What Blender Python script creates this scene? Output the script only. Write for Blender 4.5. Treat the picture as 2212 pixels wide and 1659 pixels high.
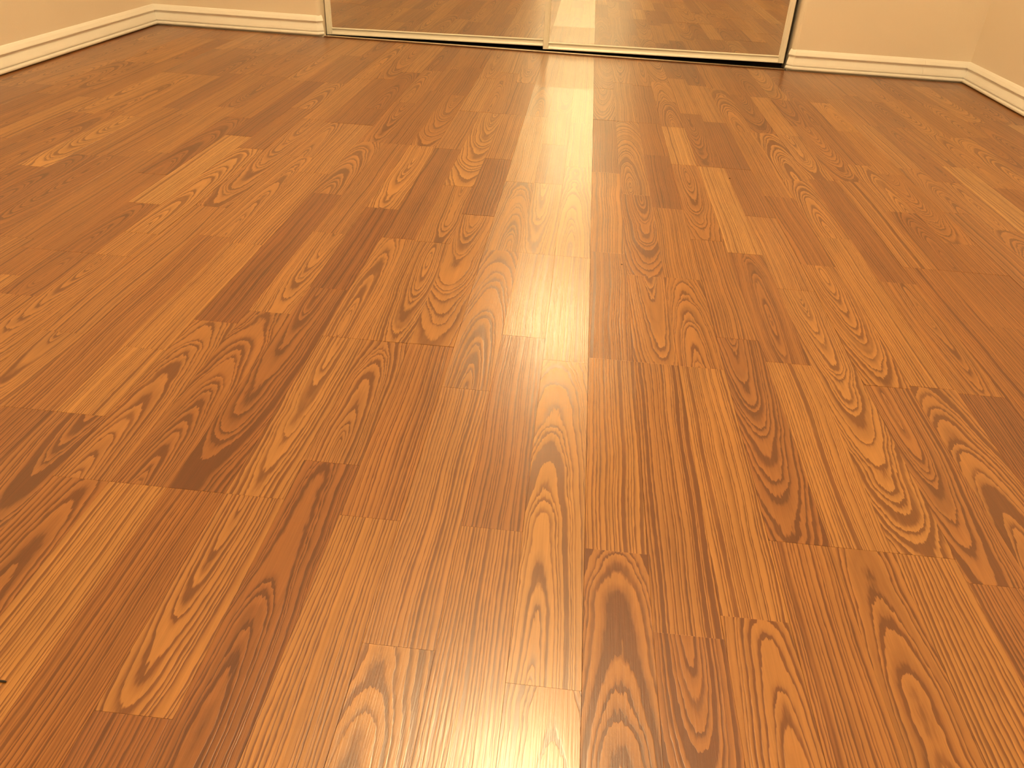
import bpy, bmesh, math, random
from mathutils import Matrix, Vector

for o in list(bpy.data.objects):
    bpy.data.objects.remove(o, do_unlink=True)
scene = bpy.context.scene
COL = scene.collection

# ------------------------------------------------------------------ camera
F_PX, IMG_W, IMG_H = 1710.613, 2212.0, 1659.0
CAM_H = 0.58
RGT = Vector((0.994478, 0.09123838, 0.05185628))
UPV = Vector((-0.09284685, 0.53458946, 0.83999618))
FWD = Vector((-0.04891807, 0.84017241, -0.54010865))
cam_data = bpy.data.cameras.new('camera')
cam_data.sensor_fit = 'HORIZONTAL'
cam_data.sensor_width = 36.0
cam_data.lens = 36.0 * F_PX / IMG_W
cam_data.clip_start = 0.01
cam = bpy.data.objects.new('camera', cam_data)
COL.objects.link(cam)
M = Matrix((RGT, UPV, -FWD)).transposed().to_4x4()
M.translation = Vector((0, 0, CAM_H))
cam.matrix_world = M
scene.camera = cam

# ------------------------------------------------------------------ world, view
world = bpy.data.worlds.new('world')
scene.world = world
world.use_nodes = True
world.node_tree.nodes['Background'].inputs[0].default_value = (0.02, 0.02, 0.025, 1)
world.node_tree.nodes['Background'].inputs[1].default_value = 0.05
vs = scene.view_settings
vs.view_transform = 'Standard'
vs.look = 'None'
vs.gamma = 1.0
vs.use_curve_mapping = False
vs.exposure = 0.0

LAMP_POS = (-0.03, 1.62, 2.44)
LAMP_COL = (1.0, 0.745, 0.40)
LAMP_STRENGTH = 114.0
HALL_COL = (1.0, 0.83, 0.50)
HALL_STRENGTH = 340.0

# ------------------------------------------------------------------ room measures (metres)
S = CAM_H                       # the floor was measured in camera heights
XL, XR = -1.719, 1.468          # faces of the side walls
YB, YF = 3.330, -0.47           # face of the closet wall, face of the wall behind the camera
ZC = 2.44
JL, JR = -1.041, 0.801          # closet opening
STRIP = 0.1122 * S
GRID0 = 0.0865 * S
BOARD_ENDS = {}

# ------------------------------------------------------------------ helpers
def link(name, mesh, mat=None, parent=None, loc=None):
    o = bpy.data.objects.new(name, mesh)
    COL.objects.link(o)
    if mat is not None and mesh is not None:
        mesh.materials.append(mat)
    if parent is not None:
        o.parent = parent
    if loc is not None:
        o.location = loc
    return o

def mesh_of(bm, name, smooth=False):
    bmesh.ops.recalc_face_normals(bm, faces=bm.faces)
    me = bpy.data.meshes.new(name)
    bm.to_mesh(me)
    bm.free()
    if smooth:
        for p in me.polygons:
            p.use_smooth = True
    return me

def add_box(bm, x0, x1, y0, y1, z0, z1, bevel=0.0):
    vs_ = [bm.verts.new(c) for c in ((x0, y0, z0), (x1, y0, z0), (x1, y1, z0), (x0, y1, z0),
                                     (x0, y0, z1), (x1, y0, z1), (x1, y1, z1), (x0, y1, z1))]
    fs = [bm.faces.new([vs_[i] for i in q]) for q in
          ((0, 3, 2, 1), (4, 5, 6, 7), (0, 1, 5, 4), (1, 2, 6, 5), (2, 3, 7, 6), (3, 0, 4, 7))]
    if bevel:
        es = list({e for f in fs for e in f.edges})
        bmesh.ops.bevel(bm, geom=es, offset=bevel, segments=2, affect='EDGES', profile=0.5)

def prism(bm, pts, z0, z1):
    lo = [bm.verts.new((x, y, z0)) for x, y in pts]
    hi = [bm.verts.new((x, y, z1)) for x, y in pts]
    n = len(pts)
    bm.faces.new(lo[::-1])
    bm.faces.new(hi)
    for i in range(n):
        j = (i + 1) % n
        bm.faces.new((lo[i], lo[j], hi[j], hi[i]))

def sweep(bm, path, prof, closed_prof=True, caps=True):
    """sweep a profile (offset, z) along a floor path; offset goes to the left of travel, corners mitred"""
    rings = []
    n = len(path)
    for i, P in enumerate(path):
        P = Vector(P)
        if i == 0:
            d = (Vector(path[1]) - P).normalized(); nrm = Vector((-d.y, d.x)); k = 1.0
        elif i == n - 1:
            d = (P - Vector(path[i - 1])).normalized(); nrm = Vector((-d.y, d.x)); k = 1.0
        else:
            d0 = (P - Vector(path[i - 1])).normalized(); d1 = (Vector(path[i + 1]) - P).normalized()
            n0 = Vector((-d0.y, d0.x)); n1 = Vector((-d1.y, d1.x))
            nrm = (n0 + n1).normalized(); k = 1.0 / max(0.3, nrm.dot(n0))
        rings.append([bm.verts.new((P.x + nrm.x * o * k, P.y + nrm.y * o * k, z)) for o, z in prof])
    m = len(prof)
    for i in range(n - 1):
        for j in range(m if closed_prof else m - 1):
            jj = (j + 1) % m
            bm.faces.new((rings[i][j], rings[i][jj], rings[i + 1][jj], rings[i + 1][j]))
    if caps:
        bm.faces.new(rings[0])
        bm.faces.new(rings[-1][::-1])

class NT:
    def __init__(self, mat):
        mat.use_nodes = True
        self.t = mat.node_tree
        self.t.nodes.clear()
    def node(self, typ, **kw):
        n = self.t.nodes.new(typ)
        for k, v in kw.items():
            setattr(n, k, v)
        return n
    def put(self, sock, v):
        if isinstance(v, bpy.types.NodeSocket):
            self.t.links.new(v, sock)
        else:
            sock.default_value = v
    def math(self, op, a, b=0.0, c=0.0, clamp=False):
        n = self.node('ShaderNodeMath', operation=op)
        n.use_clamp = clamp
        self.put(n.inputs[0], a); self.put(n.inputs[1], b); self.put(n.inputs[2], c)
        return n.outputs[0]
    def comb(self, x, y, z):
        n = self.node('ShaderNodeCombineXYZ')
        self.put(n.inputs[0], x); self.put(n.inputs[1], y); self.put(n.inputs[2], z)
        return n.outputs[0]
    def attr(self, name):
        n = self.node('ShaderNodeAttribute'); n.attribute_name = name
        s = self.node('ShaderNodeSeparateXYZ')
        self.t.links.new(n.outputs['Vector'], s.inputs[0])
        return s.outputs
    def noise(self, vec, scale=1.0, detail=2.0, rough=0.5):
        n = self.node('ShaderNodeTexNoise')
        self.put(n.inputs['Vector'], vec); self.put(n.inputs['Scale'], scale)
        self.put(n.inputs['Detail'], detail); self.put(n.inputs['Roughness'], rough)
        return n.outputs[0]
    def ramp(self, fac, stops, interp='LINEAR'):
        n = self.node('ShaderNodeValToRGB')
        n.color_ramp.interpolation = interp
        el = n.color_ramp.elements
        while len(el) < len(stops):
            el.new(0.5)
        for e, (p, c) in zip(el, stops):
            e.position = p
            e.color = c if len(c) == 4 else (*c, 1)
        self.put(n.inputs[0], fac)
        return n.outputs[0]
    def mix(self, fac, a, b, blend='MIX'):
        n = self.node('ShaderNodeMix', data_type='RGBA', blend_type=blend)
        self.put(n.inputs[0], fac); self.put(n.inputs[6], a); self.put(n.inputs[7], b)
        return n.outputs[2]
    def bump(self, height, strength, dist):
        n = self.node('ShaderNodeBump')
        n.inputs['Strength'].default_value = strength
        n.inputs['Distance'].default_value = dist
        self.put(n.inputs['Height'], height)
        return n.outputs[0]
    def bsdf(self, **kw):
        b = self.node('ShaderNodeBsdfPrincipled')
        for k, v in kw.items():
            self.put(b.inputs[k.replace('_', ' ')], v)
        o = self.node('ShaderNodeOutputMaterial')
        self.t.links.new(b.outputs[0], o.inputs[0])
        return b

def simple(name, col, rough=0.5, metal=0.0, spec=0.5):
    m = bpy.data.materials.new(name)
    n = NT(m)
    b = n.bsdf(Base_Color=(*col, 1), Roughness=rough, Metallic=metal)
    b.inputs['Specular IOR Level'].default_value = spec
    return m

# ------------------------------------------------------------------ materials
def oak_material():
    m = bpy.data.materials.new('oak_laminate')
    n = NT(m)
    u, v, _ = n.attr('pl')
    cx, d0, slope = n.attr('pa')
    tone, ring, seed = n.attr('pb')
    drough, contrast, crough = n.attr('pc')
    sv = n.math('MULTIPLY', seed, 91.7)
    # slow wander of the growth rings along the board
    w1 = n.noise(n.comb(n.math('MULTIPLY', u, 14), n.math('MULTIPLY', v, 3.5), sv), 1.0, 1.5)
    w2 = n.noise(n.comb(n.math('MULTIPLY', u, 5), n.math('MULTIPLY', v, 6.0), n.math('ADD', sv, 31.3)), 1.0, 2.5, 0.55)
    jag = n.noise(n.comb(n.math('MULTIPLY', u, 420), n.math('MULTIPLY', v, 55), sv), 1.0, 1.0)
    U = n.math('ADD', n.math('SUBTRACT', u, cx), n.math('MULTIPLY', n.math('SUBTRACT', w1, 0.5), 0.016))
    d = n.math('ADD', n.math('MULTIPLY_ADD', slope, v, d0), n.math('MULTIPLY', n.math('SUBTRACT', w2, 0.5), 0.016))
    r = n.math('SQRT', n.math('ADD', n.math('MULTIPLY', U, U), n.math('MULTIPLY', d, d)))
    r = n.math('ADD', r, n.math('MULTIPLY', n.math('SUBTRACT', jag, 0.5), 0.0016))
    ph = n.math('DIVIDE', r, ring)
    wob = n.noise(n.comb(n.math('MULTIPLY', ph, 0.55), sv, 3.1), 1.0, 1.0)
    ph = n.math('ADD', ph, n.math('MULTIPLY', wob, 3.2))
    t = n.math('FRACT', ph)
    idn = n.math('FLOOR', ph)
    wn = n.node('ShaderNodeTexWhiteNoise', noise_dimensions='2D')
    n.put(wn.inputs['Vector'], n.comb(idn, sv, 0))
    inten = n.math('MULTIPLY_ADD', wn.outputs['Value'], 0.70, 0.52)
    band = n.ramp(t, [(0.0, (0.55,) * 3), (0.05, (1,) * 3), (0.20, (0.80,) * 3), (0.42, (0.26,) * 3),
                      (0.75, (0.03,) * 3), (0.955, (0.0,) * 3), (1.0, (0.35,) * 3)])
    fib = n.noise(n.comb(n.math('MULTIPLY', u, 800), n.math('MULTIPLY', v, 16), sv), 1.0, 2.0, 0.6)
    fib2 = n.noise(n.comb(n.math('MULTIPLY', u, 260), n.math('MULTIPLY', v, 7), sv), 1.0, 2.0, 0.55)
    blot = n.noise(n.comb(n.math('MULTIPLY', u, 22), n.math('MULTIPLY', v, 5), n.math('ADD', sv, 7.7)), 1.0, 2.0)
    fade = n.noise(n.comb(n.math('MULTIPLY', u, 70), n.math('MULTIPLY', v, 9), n.math('ADD', sv, 53.1)), 1.0, 2.0)
    dark = n.math('MULTIPLY', n.math('MULTIPLY', band, inten), n.math('MULTIPLY', contrast, n.math('MULTIPLY_ADD', fade, 1.9, 0.50)))
    dark = n.math('MULTIPLY', dark, n.math('MULTIPLY_ADD', fib, 0.9, 0.55), clamp=True)
    dark = n.math('MINIMUM', dark, 0.86)
    light_c = n.ramp(tone, [(0.0, (0.190, 0.055, 0.013)), (0.35, (0.300, 0.116, 0.029)), (0.65, (0.405, 0.184, 0.050)),
                            (1.0, (0.50, 0.280, 0.098))])
    dark_c = n.ramp(tone, [(0.0, (0.066, 0.014, 0.003)), (0.5, (0.105, 0.026, 0.005)), (1.0, (0.16, 0.050, 0.010))])
    col = n.mix(dark, light_c, dark_c)
    var = n.math('ADD', n.math('MULTIPLY_ADD', blot, 0.34, 0.42),
                 n.math('ADD', n.math('MULTIPLY', fib2, 0.42), n.math('MULTIPLY', fib, 0.42)))
    col = n.mix(1.0, col, n.comb(var, var, var), 'MULTIPLY')
    hgt = n.math('ADD', n.math('MULTIPLY', fib, 0.7), n.math('MULTIPLY', n.math('SUBTRACT', 1.0, dark), 0.45))
    nrm = n.bump(hgt, 0.22, 0.0006)
    rough = n.math('MULTIPLY_ADD', fib, 0.06, 0.33)
    b = n.bsdf(Base_Color=col, Roughness=rough, Normal=nrm, Coat_Weight=drough, Coat_Roughness=crough, Coat_Normal=nrm)
    b.inputs['IOR'].default_value = 1.48
    b.inputs['Coat IOR'].default_value = 1.58
    return m

def wall_material():
    m = bpy.data.materials.new('cream_wall_paint')
    n = NT(m)
    tc = n.node('ShaderNodeTexCoord')
    f = n.noise(tc.outputs['Object'], 160.0, 3.0)
    g = n.noise(tc.outputs['Object'], 2.5, 2.0)
    col = n.mix(g, (0.79, 0.69, 0.565, 1), (0.83, 0.735, 0.605, 1))
    n.bsdf(Base_Color=col, Roughness=0.62, Normal=n.bump(f, 0.25, 0.0012))
    return m

def trim_material():
    m = bpy.data.materials.new('white_trim_paint')
    n = NT(m)
    tc = n.node('ShaderNodeTexCoord')
    f = n.noise(tc.outputs['Object'], 240.0, 2.0)
    g = n.noise(tc.outputs['Object'], 9.0, 3.0)
    col = n.mix(g, (0.90, 0.875, 0.82, 1), (0.94, 0.92, 0.87, 1))
    n.bsdf(Base_Color=col, Roughness=0.38, Normal=n.bump(f, 0.2, 0.0006))
    return m

M_OAK = oak_material()
M_WALL = wall_material()
M_TRIM = trim_material()
M_CEIL = simple('ceiling_paint', (0.80, 0.78, 0.72), 0.8)
M_SUB = simple('dark_underlay', (0.06, 0.03, 0.015), 0.9)
M_ALU = simple('champagne_frame', (0.86, 0.82, 0.72), 0.36, 0.10)
M_TRACK = simple('polished_track', (0.80, 0.66, 0.52), 0.16, 1.0)
M_MIRROR = simple('mirror_glass', (0.80, 0.80, 0.77), 0.015, 1.0)
M_BACKING = simple('mirror_backing', (0.03, 0.03, 0.03), 0.8)
M_CLOSET = simple('closet_inside', (0.05, 0.045, 0.04), 0.9)  # near-black puts the unlit closet's shade into the colour; also the channel's black
M_BRASS = simple('lamp_base', (0.75, 0.72, 0.66), 0.35, 0.8)
M_DOOR = simple('white_door_paint', (0.78, 0.74, 0.66), 0.45)
M_LIP_SHADE = simple('shaded_lip_face', (0.10, 0.04, 0.015), 0.4)  # shade and dark reflection of the lip's front face put into the colour
M_HALL = simple('hall_floor', (0.35, 0.18, 0.08), 0.4)
M_CRUMB = simple('black_crumb', (0.01, 0.008, 0.008), 0.7)

def struct(o, label=None):
    o['kind'] = 'structure'
    if label:
        o['label'] = label
    return o

# ------------------------------------------------------------------ walls, ceiling
def arc(cx, cy, r, a0, a1, n=6):
    return [(cx + r * math.cos(math.radians(a0 + (a1 - a0) * i / n)), cy + r * math.sin(math.radians(a0 + (a1 - a0) * i / n))) for i in range(n + 1)]

WT = 0.12
BR = 0.020                                    # rounded drywall corners at the opening
bm = bmesh.new()
prism(bm, [(XL, YB), (JL - BR, YB)] + arc(JL - BR, YB + BR, BR, -90, 0)[1:] + [(JL, YB + WT), (XL, YB + WT)], -0.02, ZC)
prism(bm, [(XR, YB), (XR, YB + WT), (JR, YB + WT)] + arc(JR + BR, YB + BR, BR, 180, 270) , -0.02, ZC)
add_box(bm, JL, JR, YB, YB + WT, 2.06, ZC)
me = mesh_of(bm, 'wall_back')
struct(link('wall_back', me, M_WALL), 'cream painted wall around the mirrored closet opening')
for nm, x0, x1, lb in (('wall_left', XL - WT, XL, 'cream painted side wall at the picture edge beside the long skirting'),
                       ('wall_right', XR, XR + WT, 'cream painted side wall past the short skirting by the corner')):
    bm = bmesh.new(); add_box(bm, x0, x1, YF - WT, YB + WT, -0.02, ZC)
    struct(link(nm, mesh_of(bm, nm), M_WALL), lb)
bm = bmesh.new()
DX0, DX1, DH = -0.42, 0.40, 2.03              # room door behind the camera
add_box(bm, XL, DX0, YF - WT, YF, -0.02, ZC)
add_box(bm, DX1, XR, YF - WT, YF, -0.02, ZC)
add_box(bm, DX0, DX1, YF - WT, YF, DH, ZC)
struct(link('wall_front', mesh_of(bm, 'wall_front'), M_WALL), 'cream painted wall behind the camera with an open doorway')
bm = bmesh.new(); add_box(bm, XL - WT, XR + WT, YF - WT, YB + 0.75, ZC, ZC + 0.1)
struct(link('ceiling', mesh_of(bm, 'ceiling'), M_CEIL), 'plain off-white ceiling above the room')

# closet inside
bm = bmesh.new()
add_box(bm, JL - 0.25, JR + 0.25, YB + 0.68, YB + 0.70, -0.02, ZC)
add_box(bm, JL - 0.27, JL - 0.25, YB + WT, YB + 0.70, -0.02, ZC)
add_box(bm, JR + 0.25, JR + 0.27, YB + WT, YB + 0.70, -0.02, ZC)
struct(link('wall_closet', mesh_of(bm, 'wall_closet'), M_CLOSET), 'inner closet walls behind the mirrors, coloured near-black for the shade inside')

# open doorway behind the camera and the lit hall beyond it
bm = bmesh.new()
add_box(bm, DX0, DX0 + 0.02, YF - WT, YF, 0, DH - 0.02)
add_box(bm, DX1 - 0.02, DX1, YF - WT, YF, 0, DH - 0.02)
add_box(bm, DX0, DX1, YF - WT, YF, DH - 0.02, DH)
add_box(bm, DX0 - 0.055, DX0 + 0.005, YF, YF + 0.014, 0, DH - 0.005, 0.003)
add_box(bm, DX1 - 0.005, DX1 + 0.055, YF, YF + 0.014, 0, DH - 0.005, 0.003)
add_box(bm, DX0 - 0.055, DX1 + 0.055, YF, YF + 0.014, DH - 0.005, DH + 0.055, 0.003)
struct(link('trim_2', mesh_of(bm, 'trim_2'), M_TRIM), 'white casing of the open doorway behind the camera')
HY = YF - WT
bm = bmesh.new()
add_box(bm, -0.95, 0.95, HY - 1.35, HY - 1.25, -0.02, ZC)
add_box(bm, -0.95, -0.85, HY - 1.25, HY, -0.02, ZC)
add_box(bm, 0.85, 0.95, HY - 1.25, HY, -0.02, ZC)
struct(link('wall_hall', mesh_of(bm, 'wall_hall'), M_DOOR), 'white hall walls beyond the doorway behind the camera')
bm = bmesh.new(); add_box(bm, -0.95, 0.95, HY - 1.35, HY, ZC, ZC + 0.1)
struct(link('ceiling_hall', mesh_of(bm, 'ceiling_hall'), M_CEIL), 'white hall ceiling beyond the doorway')
bm = bmesh.new(); add_box(bm, -0.95, 0.95, HY - 1.35, HY + 0.116, -0.05, 0.0)
struct(link('floor_hall', mesh_of(bm, 'floor_hall'), M_HALL), 'brown hall floor beyond the doorway')

# ------------------------------------------------------------------ baseboards
PROF = [(0.0, 0.0035), (0.0120, 0.0035), (0.0150, 0.0045), (0.0165, 0.0075), (0.0165, 0.0105), (0.0152, 0.0132), (0.0126, 0.0146),
        (0.0100, 0.0152), (0.0082, 0.0162), (0.0082, 0.0176), (0.0128, 0.0190), (0.0126, 0.0225), (0.0108, 0.0290), (0.0082, 0.0360), (0.0054, 0.0430),
        (0.0034, 0.0485), (0.0030, 0.0515), (0.0040, 0.0528), (0.0112, 0.0532), (0.0122, 0.0546), (0.0116, 0.0575),
        (0.0074, 0.0665), (0.0032, 0.0728), (0.0, 0.0748)]
PROF_R = PROF[::-1]
c45 = 0.016
def baseboard(name, path, label):
    bm = bmesh.new()
    sweep(bm, path, PROF)
    o = struct(link(name, mesh_of(bm, name), M_TRIM), label)
    return o
# offsets go to the left of travel: walk the room clockwise-reversed so that left = into the room
# counter-clockwise walk (left = inside): right wall goes +y, back wall goes -x, left wall goes -y
baseboard('baseboard_right', [(XR, YF + 0.001), (XR, YB), (JR + 0.5, YB)], 'moulded white baseboard along the wall by the short closet side')
baseboard('baseboard_left', [(-1.2, YB), (XL, YB), (XL, YF + 0.001)], 'moulded white baseboard running along the long side wall')
baseboard('baseboard_back', [(JR + 0.4995, YB), (JR + c45, YB), (JR - 0.001, YB + c45 + 0.001)],
          'moulded white baseboard wrapping the closet corner near the dark door gap')
baseboard('baseboard_closet', [(JL + 0.001, YB + c45 + 0.001), (JL - c45, YB), (-1.1995, YB)],
          'moulded white baseboard ending with a mitred corner at the closet stile')
baseboard('baseboard_front', [(XL + 0.02, YF), (DX0 - 0.057, YF)], 'moulded white baseboard behind the camera on the long wall side of the doorway')
baseboard('baseboard_front', [(DX1 + 0.057, YF), (XR - 0.02, YF)], 'moulded white baseboard behind the camera on the short wall side of the doorway')

# ------------------------------------------------------------------ floor: three-strip laminate boards, each strip a plank
bm = bmesh.new(); add_box(bm, XL - 0.02, XR + 0.02, YF - 0.002, YB + 0.70, -0.06, -0.0105)
floor = struct(link('floor', mesh_of(bm, 'floor'), M_SUB), 'orange-brown oak strip laminate floor filling most of the picture')

# strip joints seen in the photograph, by strip number, in camera heights from the camera foot
JOINTS = {
    -15: [1.873], -14: [1.766, 2.47], -13: [2.225, 3.15], -12: [1.602, 3.66], -11: [1.284, 2.25, 3.10], -10: [1.563, 2.917, 3.925],
    -9: [1.087, 1.72, 2.703, 3.375, 4.095], -8: [1.087, 2.352, 3.375, 4.39], -7: [1.087, 1.96, 2.606, 3.375, 5.07],
    -6: [0.626, 1.087, 1.698, 2.354, 3.363, 4.02], -5: [1.206, 1.698, 2.9, 4.02], -4: [1.061, 1.70, 2.615, 3.274, 4.02, 4.75],
    -3: [0.786, 1.516, 2.325, 3.003, 4.02, 4.70], -2: [1.065, 2.325, 3.55, 4.70], -1: [0.744, 1.681, 2.325, 3.25, 4.70],
    0: [1.04, 1.71, 2.383, 3.208, 4.05], 1: [1.71, 2.228, 2.965, 4.05, 4.94], 2: [0.917, 1.71, 2.84, 4.05],
    3: [1.109, 1.878, 3.40, 4.55], 4: [1.109, 1.771, 2.47, 3.40, 5.18], 5: [1.109, 2.22, 3.40, 4.17, 5.02],
    6: [1.052, 1.70, 2.42, 3.073, 4.025], 7: [1.715, 2.676, 4.03], 8: [1.70, 2.337, 3.34, 4.025],
    9: [1.55, 2.47, 3.35, 4.22], 10: [2.085, 3.6], 11: [2.72, 3.5], 12: [2.0, 3.05],
}
# long boards: where a row of three strips ends, same unit
ROW_ENDS = {-5: [2.05, 4.4], -4: [1.284, 3.63], -3: [1.087, 3.40], -2: [1.698, 4.03], -1: [2.325, 4.70], 0: [1.71, 4.05], 1: [1.109, 3.40],
            2: [1.70, 4.025], 3: [2.47, 4.8], 4: [2.0, 4.35]}
# looks of single planks: picture point -> (tone 0 dark .. 1 pale, figure: s straight, u arches pointing away, d arches pointing near)
LOOKS = [
    (300, 1600, .15, 's'), (300, 1450, .45, 'd'), (150, 1200, .62, 's'), (330, 1150, .30, 's'), (60, 1150, .30, 'u'), (600, 1350, .32, 'u'),
    (430, 1250, .5, 'd'), (560, 1050, .5, 'd'), (700, 1300, .58, 's'), (830, 1250, .45, 'd'), (1030, 1250, .5, 's'), (1180, 1200, .6, 'u'),
    (1330, 1000, .6, 's'), (1330, 1350, .42, 'u'), (1440, 1100, .30, 's'), (1520, 1250, .5, 's'), (1600, 1250, .32, 's'), (1680, 1500, .5, 'u'),
    (1780, 1400, .42, 's'), (1900, 1350, .45, 'u'), (2000, 1300, .6, 's'), (2150, 1200, .35, 'd'), (2150, 1400, .58, 's'),
    (1530, 880, .6, 's'), (1680, 950, .28, 'u'), (1600, 790, .28, 'd'), (1808, 1036, .62, 's'), (1824, 853, .58, 'd'), (1910, 1060, .32, 's'),
    (2108, 1003, .45, 'u'), (1707, 743, .25, 'u'), (2008, 770, .35, 's'), (1924, 786, .5, 'd'), (1960, 760, .62, 's'), (2125, 770, .3, 's'),
    (1190, 650, .85, 's'), (1120, 700, .7, 's'), (1240, 650, .8, 's'), (1020, 760, .5, 'u'), (1000, 900, .5, 's'), (1080, 950, .30, 's'),  # the first three also carry the streak's brightness in their tone
    (880, 1000, .28, 's'), (805, 803, .35, 'u'), (920, 800, .38, 's'), (770, 870, .45, 'u'), (700, 770, .55, 'd'), (1400, 700, .5, 'd'),
    (1310, 650, .48, 's'), (1300, 480, .55, 's'), (1390, 520, .38, 'd'), (1370, 350, .5, 'u'), (1440, 420, .18, 's'), (1480, 650, .45, 'u'),
    (1510, 450, .4, 'd'), (1560, 600, .42, 's'), (1600, 450, .6, 's'), (1640, 600, .28, 'u'), (1700, 520, .55, 's'), (1740, 690, .6, 'd'),
    (1804, 668, .6, 's'), (1766, 545, .3, 's'), (1780, 595, .55, 'd'), (1750, 440, .55, 'u'), (1850, 480, .28, 's'), (1900, 450, .5, 's'),
    (1990, 470, .4, 'd'), (1900, 570, .35, 's'), (1943, 656, .42, 'd'), (2158, 605, .28, 's'), (430, 600, .4, 'u'), (329, 668, .35, 'u'),
    (390, 640, .6, 's'), (177, 529, .22, 'u'), (228, 552, .58, 'd'), (532, 630, .08, 's'), (456, 479, .5, 'u'), (329, 542, .5, 's'),
    (76, 605, .25, 'u'), (50, 694, .5, 'd'), (126, 757, .5, 'd'), (253, 752, .28, 's'), (588, 542, .08, 's'), (651, 592, .5, 'd'),
    (727, 580, .08, 's'), (803, 618, .5, 'u'), (866, 668, .55, 'd'), (942, 656, .45, 'u'), (917, 555, .55, 'd'), (879, 466, .12, 's'),
    (955, 466, .5, 'd'), (841, 428, .6, 'd'), (727, 479, .45, 's'), (1031, 428, .2, 's'), (980, 516, .5, 'd'), (639, 668, .35, 'd'),
    (702, 668, .55, 's'), (588, 757, .2, 'd'), (575, 479, .58, 's'), (785, 259, .18, 's'), (830, 248, .8, 's'), (853, 270, .35, 'd'),
    (921, 282, .42, 'd'), (683, 282, .5, 'u'), (638, 300, .25, 's'), (740, 350, .45, 'u'), (808, 350, .4, 's'), (842, 383, .6, 'd'),
    (932, 372, .22, 's'), (548, 361, .5, 'd'), (1496, 248, .22, 'd'), (1519, 225, .6, 's'), (1575, 316, .15, 's'), (1541, 327, .3, 'u'),
    (1519, 320, .25, 'd'), (1542, 395, .75, 's'), (1603, 395, .28, 's'), (1610, 338, .5, 's'), (1632, 243, .28, 'd'), (1643, 311, .5, 'd'),
    (1666, 259, .68, 's'), (1677, 338, .6, 'u'), (1756, 248, .28, 'u'), (1802, 420, .22, 's'), (1756, 338, .6, 'd'), (1779, 316, .4, 'd'),
    (1858, 304, .5, 's'), (20, 930, .2, 's'), (90, 850, .35, 's'), (200, 950, .6, 's'), (430, 940, .55, 'd'), (480, 860, .3, 'u'),
    (1240, 450, .75, 's'), (1180, 450, .72, 'd'), (1130, 350, .5, 's'), (1180, 260, .7, 's'), (1235, 260, .85, 's'), (1240, 330, .85, 's'), (1150, 230, .6, 'u'),  # planks under the streak: extra-pale tones put its brightness into the colour
    (1175, 155, .6, 's'), (1210, 155, .75, 's'), (1250, 155, .8, 's'), (1240, 520, .75, 'u'), (1170, 520, .75, 'd'), (1110, 480, .55, 'u'), (1170, 850, .65, 's'), (1230, 850, .68, 'u'),  # more streak planks, paled in colour to help the streak
    (180, 1000, .5, 's'), (300, 950, .42, 'u'), (700, 1060, .18, 'u'),
]

def to_floor(px, py):
    d = RGT * ((px - IMG_W / 2) / F_PX) - UPV * ((py - IMG_H / 2) / F_PX) + FWD
    t = -CAM_H / d.z
    return d.x * t, d.y * t
def to_px(x, y, z=0.0):
    q = Vector((x, y, z - CAM_H))
    dz = q.dot(FWD)
    if dz < 0.05:
        return None
    return IMG_W / 2 + F_PX * q.dot(RGT) / dz, IMG_H / 2 - F_PX * q.dot(UPV) / dz

rnd = random.Random(11)
k0 = math.floor((XL + 0.004 - GRID0) / STRIP)
k1 = math.floor((XR - 0.004 - GRID0) / STRIP)
BL = 2.33                                     # board length in camera heights
Y0, Y1 = YF + 0.004, YB - 0.020
row_ends, row_tilt = {}, {}
for row in range(math.floor(k0 / 3), math.floor(k1 / 3) + 1):
    ends = list(ROW_ENDS.get(row, [rnd.uniform(1.0, 3.2)]))
    while min(ends) > -0.7: ends.insert(0, min(ends) - BL)
    while max(ends) < 5.8: ends.append(max(ends) + BL)
    row_ends[row] = sorted(ends)
planks = []
for k in range(k0, k1 + 1):
    row = math.floor(k / 3)
    seen = JOINTS.get(k, [])
    js = sorted(set(seen) | {e for e in row_ends[row] if all(abs(e - s_) > 0.09 for s_ in seen)})
    out = [j for j in js if Y0 / S + 0.05 < j < Y1 / S - 0.05]
    pts = [Y0 / S] + out + [Y1 / S]
    full = [pts[0]]
    for a, b in zip(pts, pts[1:]):
        n_ = 1
        while (b - a) / n_ > 1.12: n_ += 1
        for i in range(1, n_):
            full.append(a + (b - a) * (i + rnd.uniform(-0.16, 0.16)) / n_)
        full.append(b)
    for a, b in zip(full, full[1:]):
        x0 = max(GRID0 + k * STRIP, XL + 0.002); x1 = min(GRID0 + (k + 1) * STRIP, XR - 0.002)
        if x1 - x0 < 0.004:
            continue
        bi = sum(1 for e in row_ends[row] if e <= (a + b) / 2)
        planks.append(dict(k=k, row=row, board=bi, x0=x0, x1=x1, y0=a * S, y1=b * S,
                           ends=row_ends[row], tone=None, fig=None))
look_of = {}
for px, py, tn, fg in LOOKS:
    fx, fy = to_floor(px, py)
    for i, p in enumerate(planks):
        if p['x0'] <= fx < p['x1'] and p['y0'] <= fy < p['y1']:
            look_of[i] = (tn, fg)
board_state = {}
def board(row, b):
    if (row, b) not in board_state:
        board_state[(row, b)] = dict(ax=rnd.uniform(-.0022, .0022), ay=rnd.uniform(-.0005, .0005), dz=rnd.uniform(-.00012, .00012),
                                     dr=rnd.uniform(0.15, 0.35))
    return board_state[(row, b)]
# the row under the bright streak is a touch smoother than the rows beside it
for b in range(0, 6):
    board(-1, b)['dr'] = (0.7, 0.7, 0.72, 0.95, 0.6, 0.6)[b]
    board(-1, b)['cr'] = (0.24, 0.24, 0.225, 0.2, 0.2, 0.2)[b]
    board(0, b)['dr'] = 0.16
    board(-2, b)['dr'] = 0.40

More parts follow.
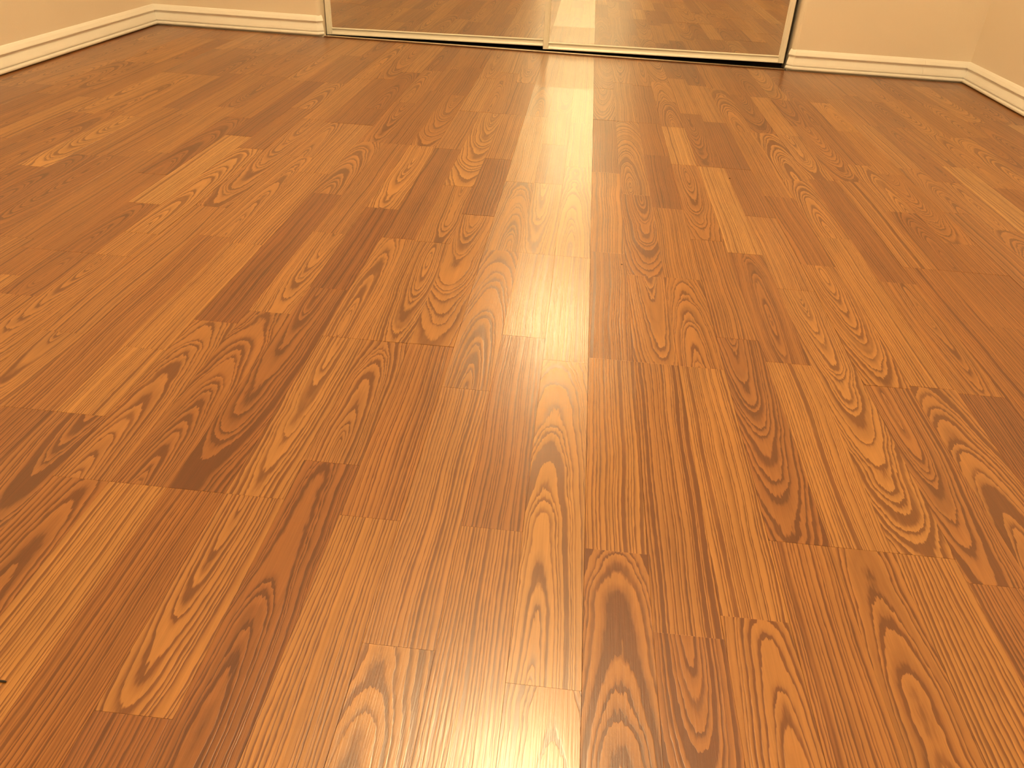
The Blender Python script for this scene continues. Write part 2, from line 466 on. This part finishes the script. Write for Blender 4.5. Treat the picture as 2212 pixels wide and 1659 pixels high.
def plank_mesh(bm, p, i, local):
    r = random.Random(1000 + i)
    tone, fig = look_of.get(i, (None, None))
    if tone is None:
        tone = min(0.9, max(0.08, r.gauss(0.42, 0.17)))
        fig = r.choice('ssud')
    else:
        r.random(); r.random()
    L = p['y1'] - p['y0']; W = p['x1'] - p['x0']
    xc, yc = (p['x0'] + p['x1']) / 2, (p['y0'] + p['y1']) / 2
    seed = r.random()
    if fig == 's':
        cx = r.choice((-1, 1)) * r.uniform(0.05, 0.16); d0 = r.uniform(-0.015, 0.03); slope = r.uniform(-0.03, 0.03); ring = r.uniform(0.0032, 0.0048)
    else:
        cx = r.uniform(-0.014, 0.014); slope = r.uniform(0.055, 0.12) * (1 if fig == 'u' else -1)
        d0 = abs(slope) * L * 0.5 + r.uniform(-0.010, 0.008); ring = r.uniform(0.0033, 0.0049)
    st = board(p['row'], p['board'])
    contrast = r.uniform(0.75, 1.15)
    g = 0.00004
    bx = GRID0 + (p['row'] * 3 + 1.5) * STRIP
    lft = 0.00012 if p['k'] % 3 == 0 else g
    rgt = 0.00012 if p['k'] % 3 == 2 else g
    near = 0.00014 if any(abs(p['y0'] / S - e) < 0.02 for e in p['ends']) else g
    far = 0.00014 if any(abs(p['y1'] / S - e) < 0.02 for e in p['ends']) else g
    xa, xb, ya, yb = p['x0'] + lft, p['x1'] - rgt, p['y0'] + near, p['y1'] - far
    c = 0.00016                                  # eased top edges
    ox, oy = (xc, yc) if local else (0, 0)
    lay = [bm.verts.layers.float_vector[n_] for n_ in ('pl', 'pa', 'pb', 'pc')]
    def vert(x, y, z):
        z += st['dz'] + st['ax'] * (x - bx) + st['ay'] * (y - yc)
        v_ = bm.verts.new((x - ox, y - oy, z))
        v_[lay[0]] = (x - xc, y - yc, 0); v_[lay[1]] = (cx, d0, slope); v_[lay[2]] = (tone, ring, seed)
        v_[lay[3]] = (st['dr'], contrast, st.get('cr', 0.205))
        return v_
    lo = [vert(x, y, -0.0100) for x, y in ((xa, ya), (xb, ya), (xb, yb), (xa, yb))]
    md = [vert(x, y, -c) for x, y in ((xa, ya), (xb, ya), (xb, yb), (xa, yb))]
    hi = [vert(x, y, 0.0) for x, y in ((xa + c, ya + c), (xb - c, ya + c), (xb - c, yb - c), (xa + c, yb - c))]
    bm.faces.new(hi); bm.faces.new(lo[::-1])
    for q in range(4):
        w = (q + 1) % 4
        bm.faces.new((lo[q], lo[w], md[w], md[q])); bm.faces.new((md[q], md[w], hi[w], hi[q]))
    return xc, yc

def new_plank_bm():
    bm = bmesh.new()
    for n_ in ('pl', 'pa', 'pb', 'pc'):
        bm.verts.layers.float_vector.new(n_)
    return bm

def shown(p):
    tot = 0
    for i in range(4):
        for j in range(8):
            q = to_px(p['x0'] + (p['x1'] - p['x0']) * (i + .5) / 4, p['y0'] + (p['y1'] - p['y0']) * (j + .5) / 8)
            if q and 0 <= q[0] < IMG_W and 0 <= q[1] < IMG_H:
                y = p['y0'] + (p['y1'] - p['y0']) * (j + .5) / 8
                tot += (p['x1'] - p['x0']) * (p['y1'] - p['y0']) / 32 / max(0.2, y) ** 3
    return tot
order = sorted(range(len(planks)), key=lambda i: -shown(planks[i]))
single = set(order[:300])
rest = new_plank_bm()
for i, p in enumerate(planks):
    if i in single:
        bm = new_plank_bm()
        xc, yc = plank_mesh(bm, p, i, True)
        link('plank', mesh_of(bm, 'plank'), M_OAK, floor, (xc, yc, 0))
    else:
        plank_mesh(rest, p, i, False)
ro = link('plank_remainder', mesh_of(rest, 'plank_remainder'), M_OAK, floor)
ro['kind'] = 'stuff'

# ------------------------------------------------------------------ closet track and sliding mirror doors
bm = bmesh.new()
TX0, TX1 = JL + 0.0005, JR - 0.0005
# front lip of bare metal, then a black two-groove channel the doors hang over
sweep(bm, [(TX1 - 0.017, YB), (TX0 + 0.017, YB)],
      [(0.0170, -0.010), (0.0170, 0.0042), (0.0165, 0.0048), (0.0150, 0.0051), (0.0020, 0.0051), (0.0005, 0.0046), (0.0, 0.0030), (0.0, -0.010)])
trk = link('closet_track', mesh_of(bm, 'closet_track'), M_TRACK)
bm = bmesh.new()
sweep(bm, [(TX1, YB), (TX0, YB)],
      [(-0.0001, -0.010), (-0.0001, -0.007), (-0.0380, -0.007), (-0.0380, -0.004), (-0.0395, -0.004), (-0.0395, -0.007), (-0.0900, -0.007), (-0.0900, -0.010)])
bm2 = bmesh.new(); add_box(bm2, TX0 + 0.0175, TX1 - 0.0175, YB - 0.0190, YB - 0.0171, -0.010, 0.0040)
link('front_edge', mesh_of(bm2, 'front_edge'), M_LIP_SHADE, trk)  # front face of the metal lip, its shade painted dark brown
link('channel', mesh_of(bm, 'channel'), M_CLOSET, trk)
trk['label'] = 'thin polished metal floor track under the sliding mirror doors'
trk['category'] = 'door track'

def stile_prof(s):      # cross-section of a vertical frame bar: x from outer (0) to inner, y depth (0 = face)
    return [(0.0, 0.018), (0.0, 0.002), (0.0015, 0.0), (0.0150, 0.0), (0.0158, 0.0010), (0.0166, 0.0022), (0.0178, 0.0020),
            (0.0186, 0.0006), (0.0205, 0.0006), (0.0232, 0.0050), (0.0232, 0.018)]
def rail_prof():        # cross-section of the bottom rail: (depth, z)
    return [(0.018, 0.0), (0.0012, 0.0), (0.0, 0.0010), (0.0004, 0.0045), (0.0030, 0.0085), (0.0046, 0.0130), (0.0048, 0.0175), (0.0036, 0.0205), (0.0012, 0.0222),
            (0.0010, 0.0240), (0.0026, 0.0258), (0.0070, 0.0264), (0.018, 0.0264)]
def mirror_door(name, xa, xb, yf, zb, tilt, H, label):
    """origin at the near-left foot of the door; local x along the door, y into the closet, z up"""
    root = struct(bpy.data.objects.new(name, None), label)
    COL.objects.link(root)
    root.location = (xa, yf, zb)
    root.rotation_euler = (0, -tilt, 0)
    W = xb - xa
    SW = 0.0232
    for flip in (False, True):
        bm = bmesh.new()
        pr = stile_prof(0)
        pts = [((W - x) if flip else x, y) for x, y in pr]
        if flip: pts = pts[::-1]
        prism(bm, pts, 0.0, H)
        link('stile', mesh_of(bm, 'stile'), M_ALU, root)
    for top in (False, True):
        bm = bmesh.new()
        pr = rail_prof()
        if top: pr = [(y, H - z) for y, z in pr][::-1]
        a = [bm.verts.new((SW - 0.001, y, z)) for y, z in pr]
        b = [bm.verts.new((W - SW + 0.001, y, z)) for y, z in pr]
        bm.faces.new(a[::-1]); bm.faces.new(b)
        for i in range(len(pr)):
            j = (i + 1) % len(pr)
            bm.faces.new((a[i], a[j], b[j], b[i]))
        link('rail', mesh_of(bm, 'rail'), M_ALU, root)
    bm = bmesh.new(); add_box(bm, SW - 0.004, W - SW + 0.004, 0.006, 0.010, 0.020, H - 0.020)
    mp = link('mirror_panel', mesh_of(bm, 'mirror_panel'), M_MIRROR, root)
    bm = bmesh.new(); add_box(bm, SW - 0.003, W - SW + 0.003, 0.0101, 0.014, 0.021, H - 0.021)
    link('backing', mesh_of(bm, 'backing'), M_BACKING, mp)
    return root
mirror_door('door_1', -1.0355, -0.130, YB + 0.058, -0.0020, math.radians(0.88), 2.015,
            'sliding mirror door hung behind, nearer the mitred baseboard corner')
mirror_door('door_2', -0.1560, 0.7860, YB + 0.032, 0.0055, math.radians(0.70), 2.010,
            'sliding mirror door hung in front, reflecting the pale floor streak')

# head track above the doors
bm = bmesh.new(); add_box(bm, JL + 0.001, JR - 0.001, YB + 0.020, YB + 0.090, 2.048, 2.0599)
struct(link('trim_1', mesh_of(bm, 'trim_1'), M_ALU), 'metal head track above the mirror doors')

# ------------------------------------------------------------------ ceiling light
def lathe(prof, seg=40):
    bm = bmesh.new()
    rings = []
    for r_, z_ in prof:
        rings.append([bm.verts.new((r_ * math.cos(2 * math.pi * i / seg), r_ * math.sin(2 * math.pi * i / seg), z_)) for i in range(seg)])
    for a, b in zip(rings, rings[1:]):
        for i in range(seg):
            j = (i + 1) % seg
            bm.faces.new((a[i], a[j], b[j], b[i]))
    bm.faces.new(rings[0][::-1]); bm.faces.new(rings[-1])
    return bm
def ceiling_light(pos, rad, colour, strength, label):
    lamp = bpy.data.objects.new('ceiling_light', None); COL.objects.link(lamp)
    lamp.location = pos
    lamp['label'] = label
    lamp['category'] = 'ceiling light'
    link('lamp_base', mesh_of(lathe([(0.065, -0.0005), (0.066, -0.012), (0.050, -0.026), (0.014, -0.030), (0.013, -0.070), (0.030, -0.078), (0.058, -0.090), (0.058, -0.104)], 32), 'lamp_base', True), M_BRASS, lamp)
    mg = bpy.data.materials.new('lamp_glass'); n = NT(mg)
    em = n.node('ShaderNodeEmission'); em.inputs[0].default_value = (*colour, 1); em.inputs[1].default_value = strength
    out = n.node('ShaderNodeOutputMaterial'); n.t.links.new(em.outputs[0], out.inputs[0])
    zc = -0.100 - math.sqrt(rad * rad - 0.055 ** 2)
    t0 = math.asin(0.055 / rad)
    globe = [(rad * math.sin(t0 + (math.pi - 0.02 - t0) * i / 24), zc + rad * math.cos(t0 + (math.pi - 0.02 - t0) * i / 24)) for i in range(25)]
    link('lamp_shade', mesh_of(lathe(globe), 'lamp_shade', True), mg, lamp)
ceiling_light(LAMP_POS, 0.15, LAMP_COL, LAMP_STRENGTH, 'round frosted glass globe hanging from the ceiling mid-room')
# bar light over the doorway, on its hall side
bar = bpy.data.objects.new('wall_light', None); COL.objects.link(bar)
bar.location = (0.0, HY, 2.23)
bar['label'] = 'white glass bar light above the doorway on its hall side'
bar['category'] = 'wall light'
bm = bmesh.new(); add_box(bm, -0.27, 0.27, -0.018, -0.0005, -0.05, 0.05, 0.004)
link('back_plate', mesh_of(bm, 'back_plate'), M_BRASS, bar)
mg = bpy.data.materials.new('hall_lamp_glass'); n = NT(mg)
em = n.node('ShaderNodeEmission'); em.inputs[0].default_value = (*HALL_COL, 1); em.inputs[1].default_value = HALL_STRENGTH
out = n.node('ShaderNodeOutputMaterial'); n.t.links.new(em.outputs[0], out.inputs[0])
bm = lathe([(0.034, -0.25), (0.040, -0.244), (0.040, 0.244), (0.034, 0.25)], 24)
bmesh.ops.transform(bm, matrix=Matrix.Translation((0, -0.060, 0)) @ Matrix.Rotation(math.pi / 2, 4, 'Y'), verts=bm.verts)
link('lamp_shade', mesh_of(bm, 'hall_lamp_shade', True), mg, bar)

# ------------------------------------------------------------------ crumbs on the floor
for px, py, sx, sy, lab in ((5, 1473, .0042, .0011, 'tiny black sliver on the floor at the picture edge'),
                            (1343, 572, .0016, .0014, 'tiny dark crumb on the floor beside the pale streak'),
                            (1576, 386, .0024, .0010, 'tiny dark crumb on a pale plank towards the mirror')):
    fx, fy = to_floor(px, py)
    bm = bmesh.new()
    bmesh.ops.create_icosphere(bm, subdivisions=2, radius=1.0, matrix=Matrix.Translation((0, 0, 0.0007)) @ Matrix.Diagonal((sx, sy, 0.0007, 1)))
    o = link('floor_crumb', mesh_of(bm, 'floor_crumb', True), M_CRUMB, None, (fx, fy, 0.0003))
    o['label'] = lab; o['category'] = 'crumb'; o['group'] = 'crumbs on the floor'
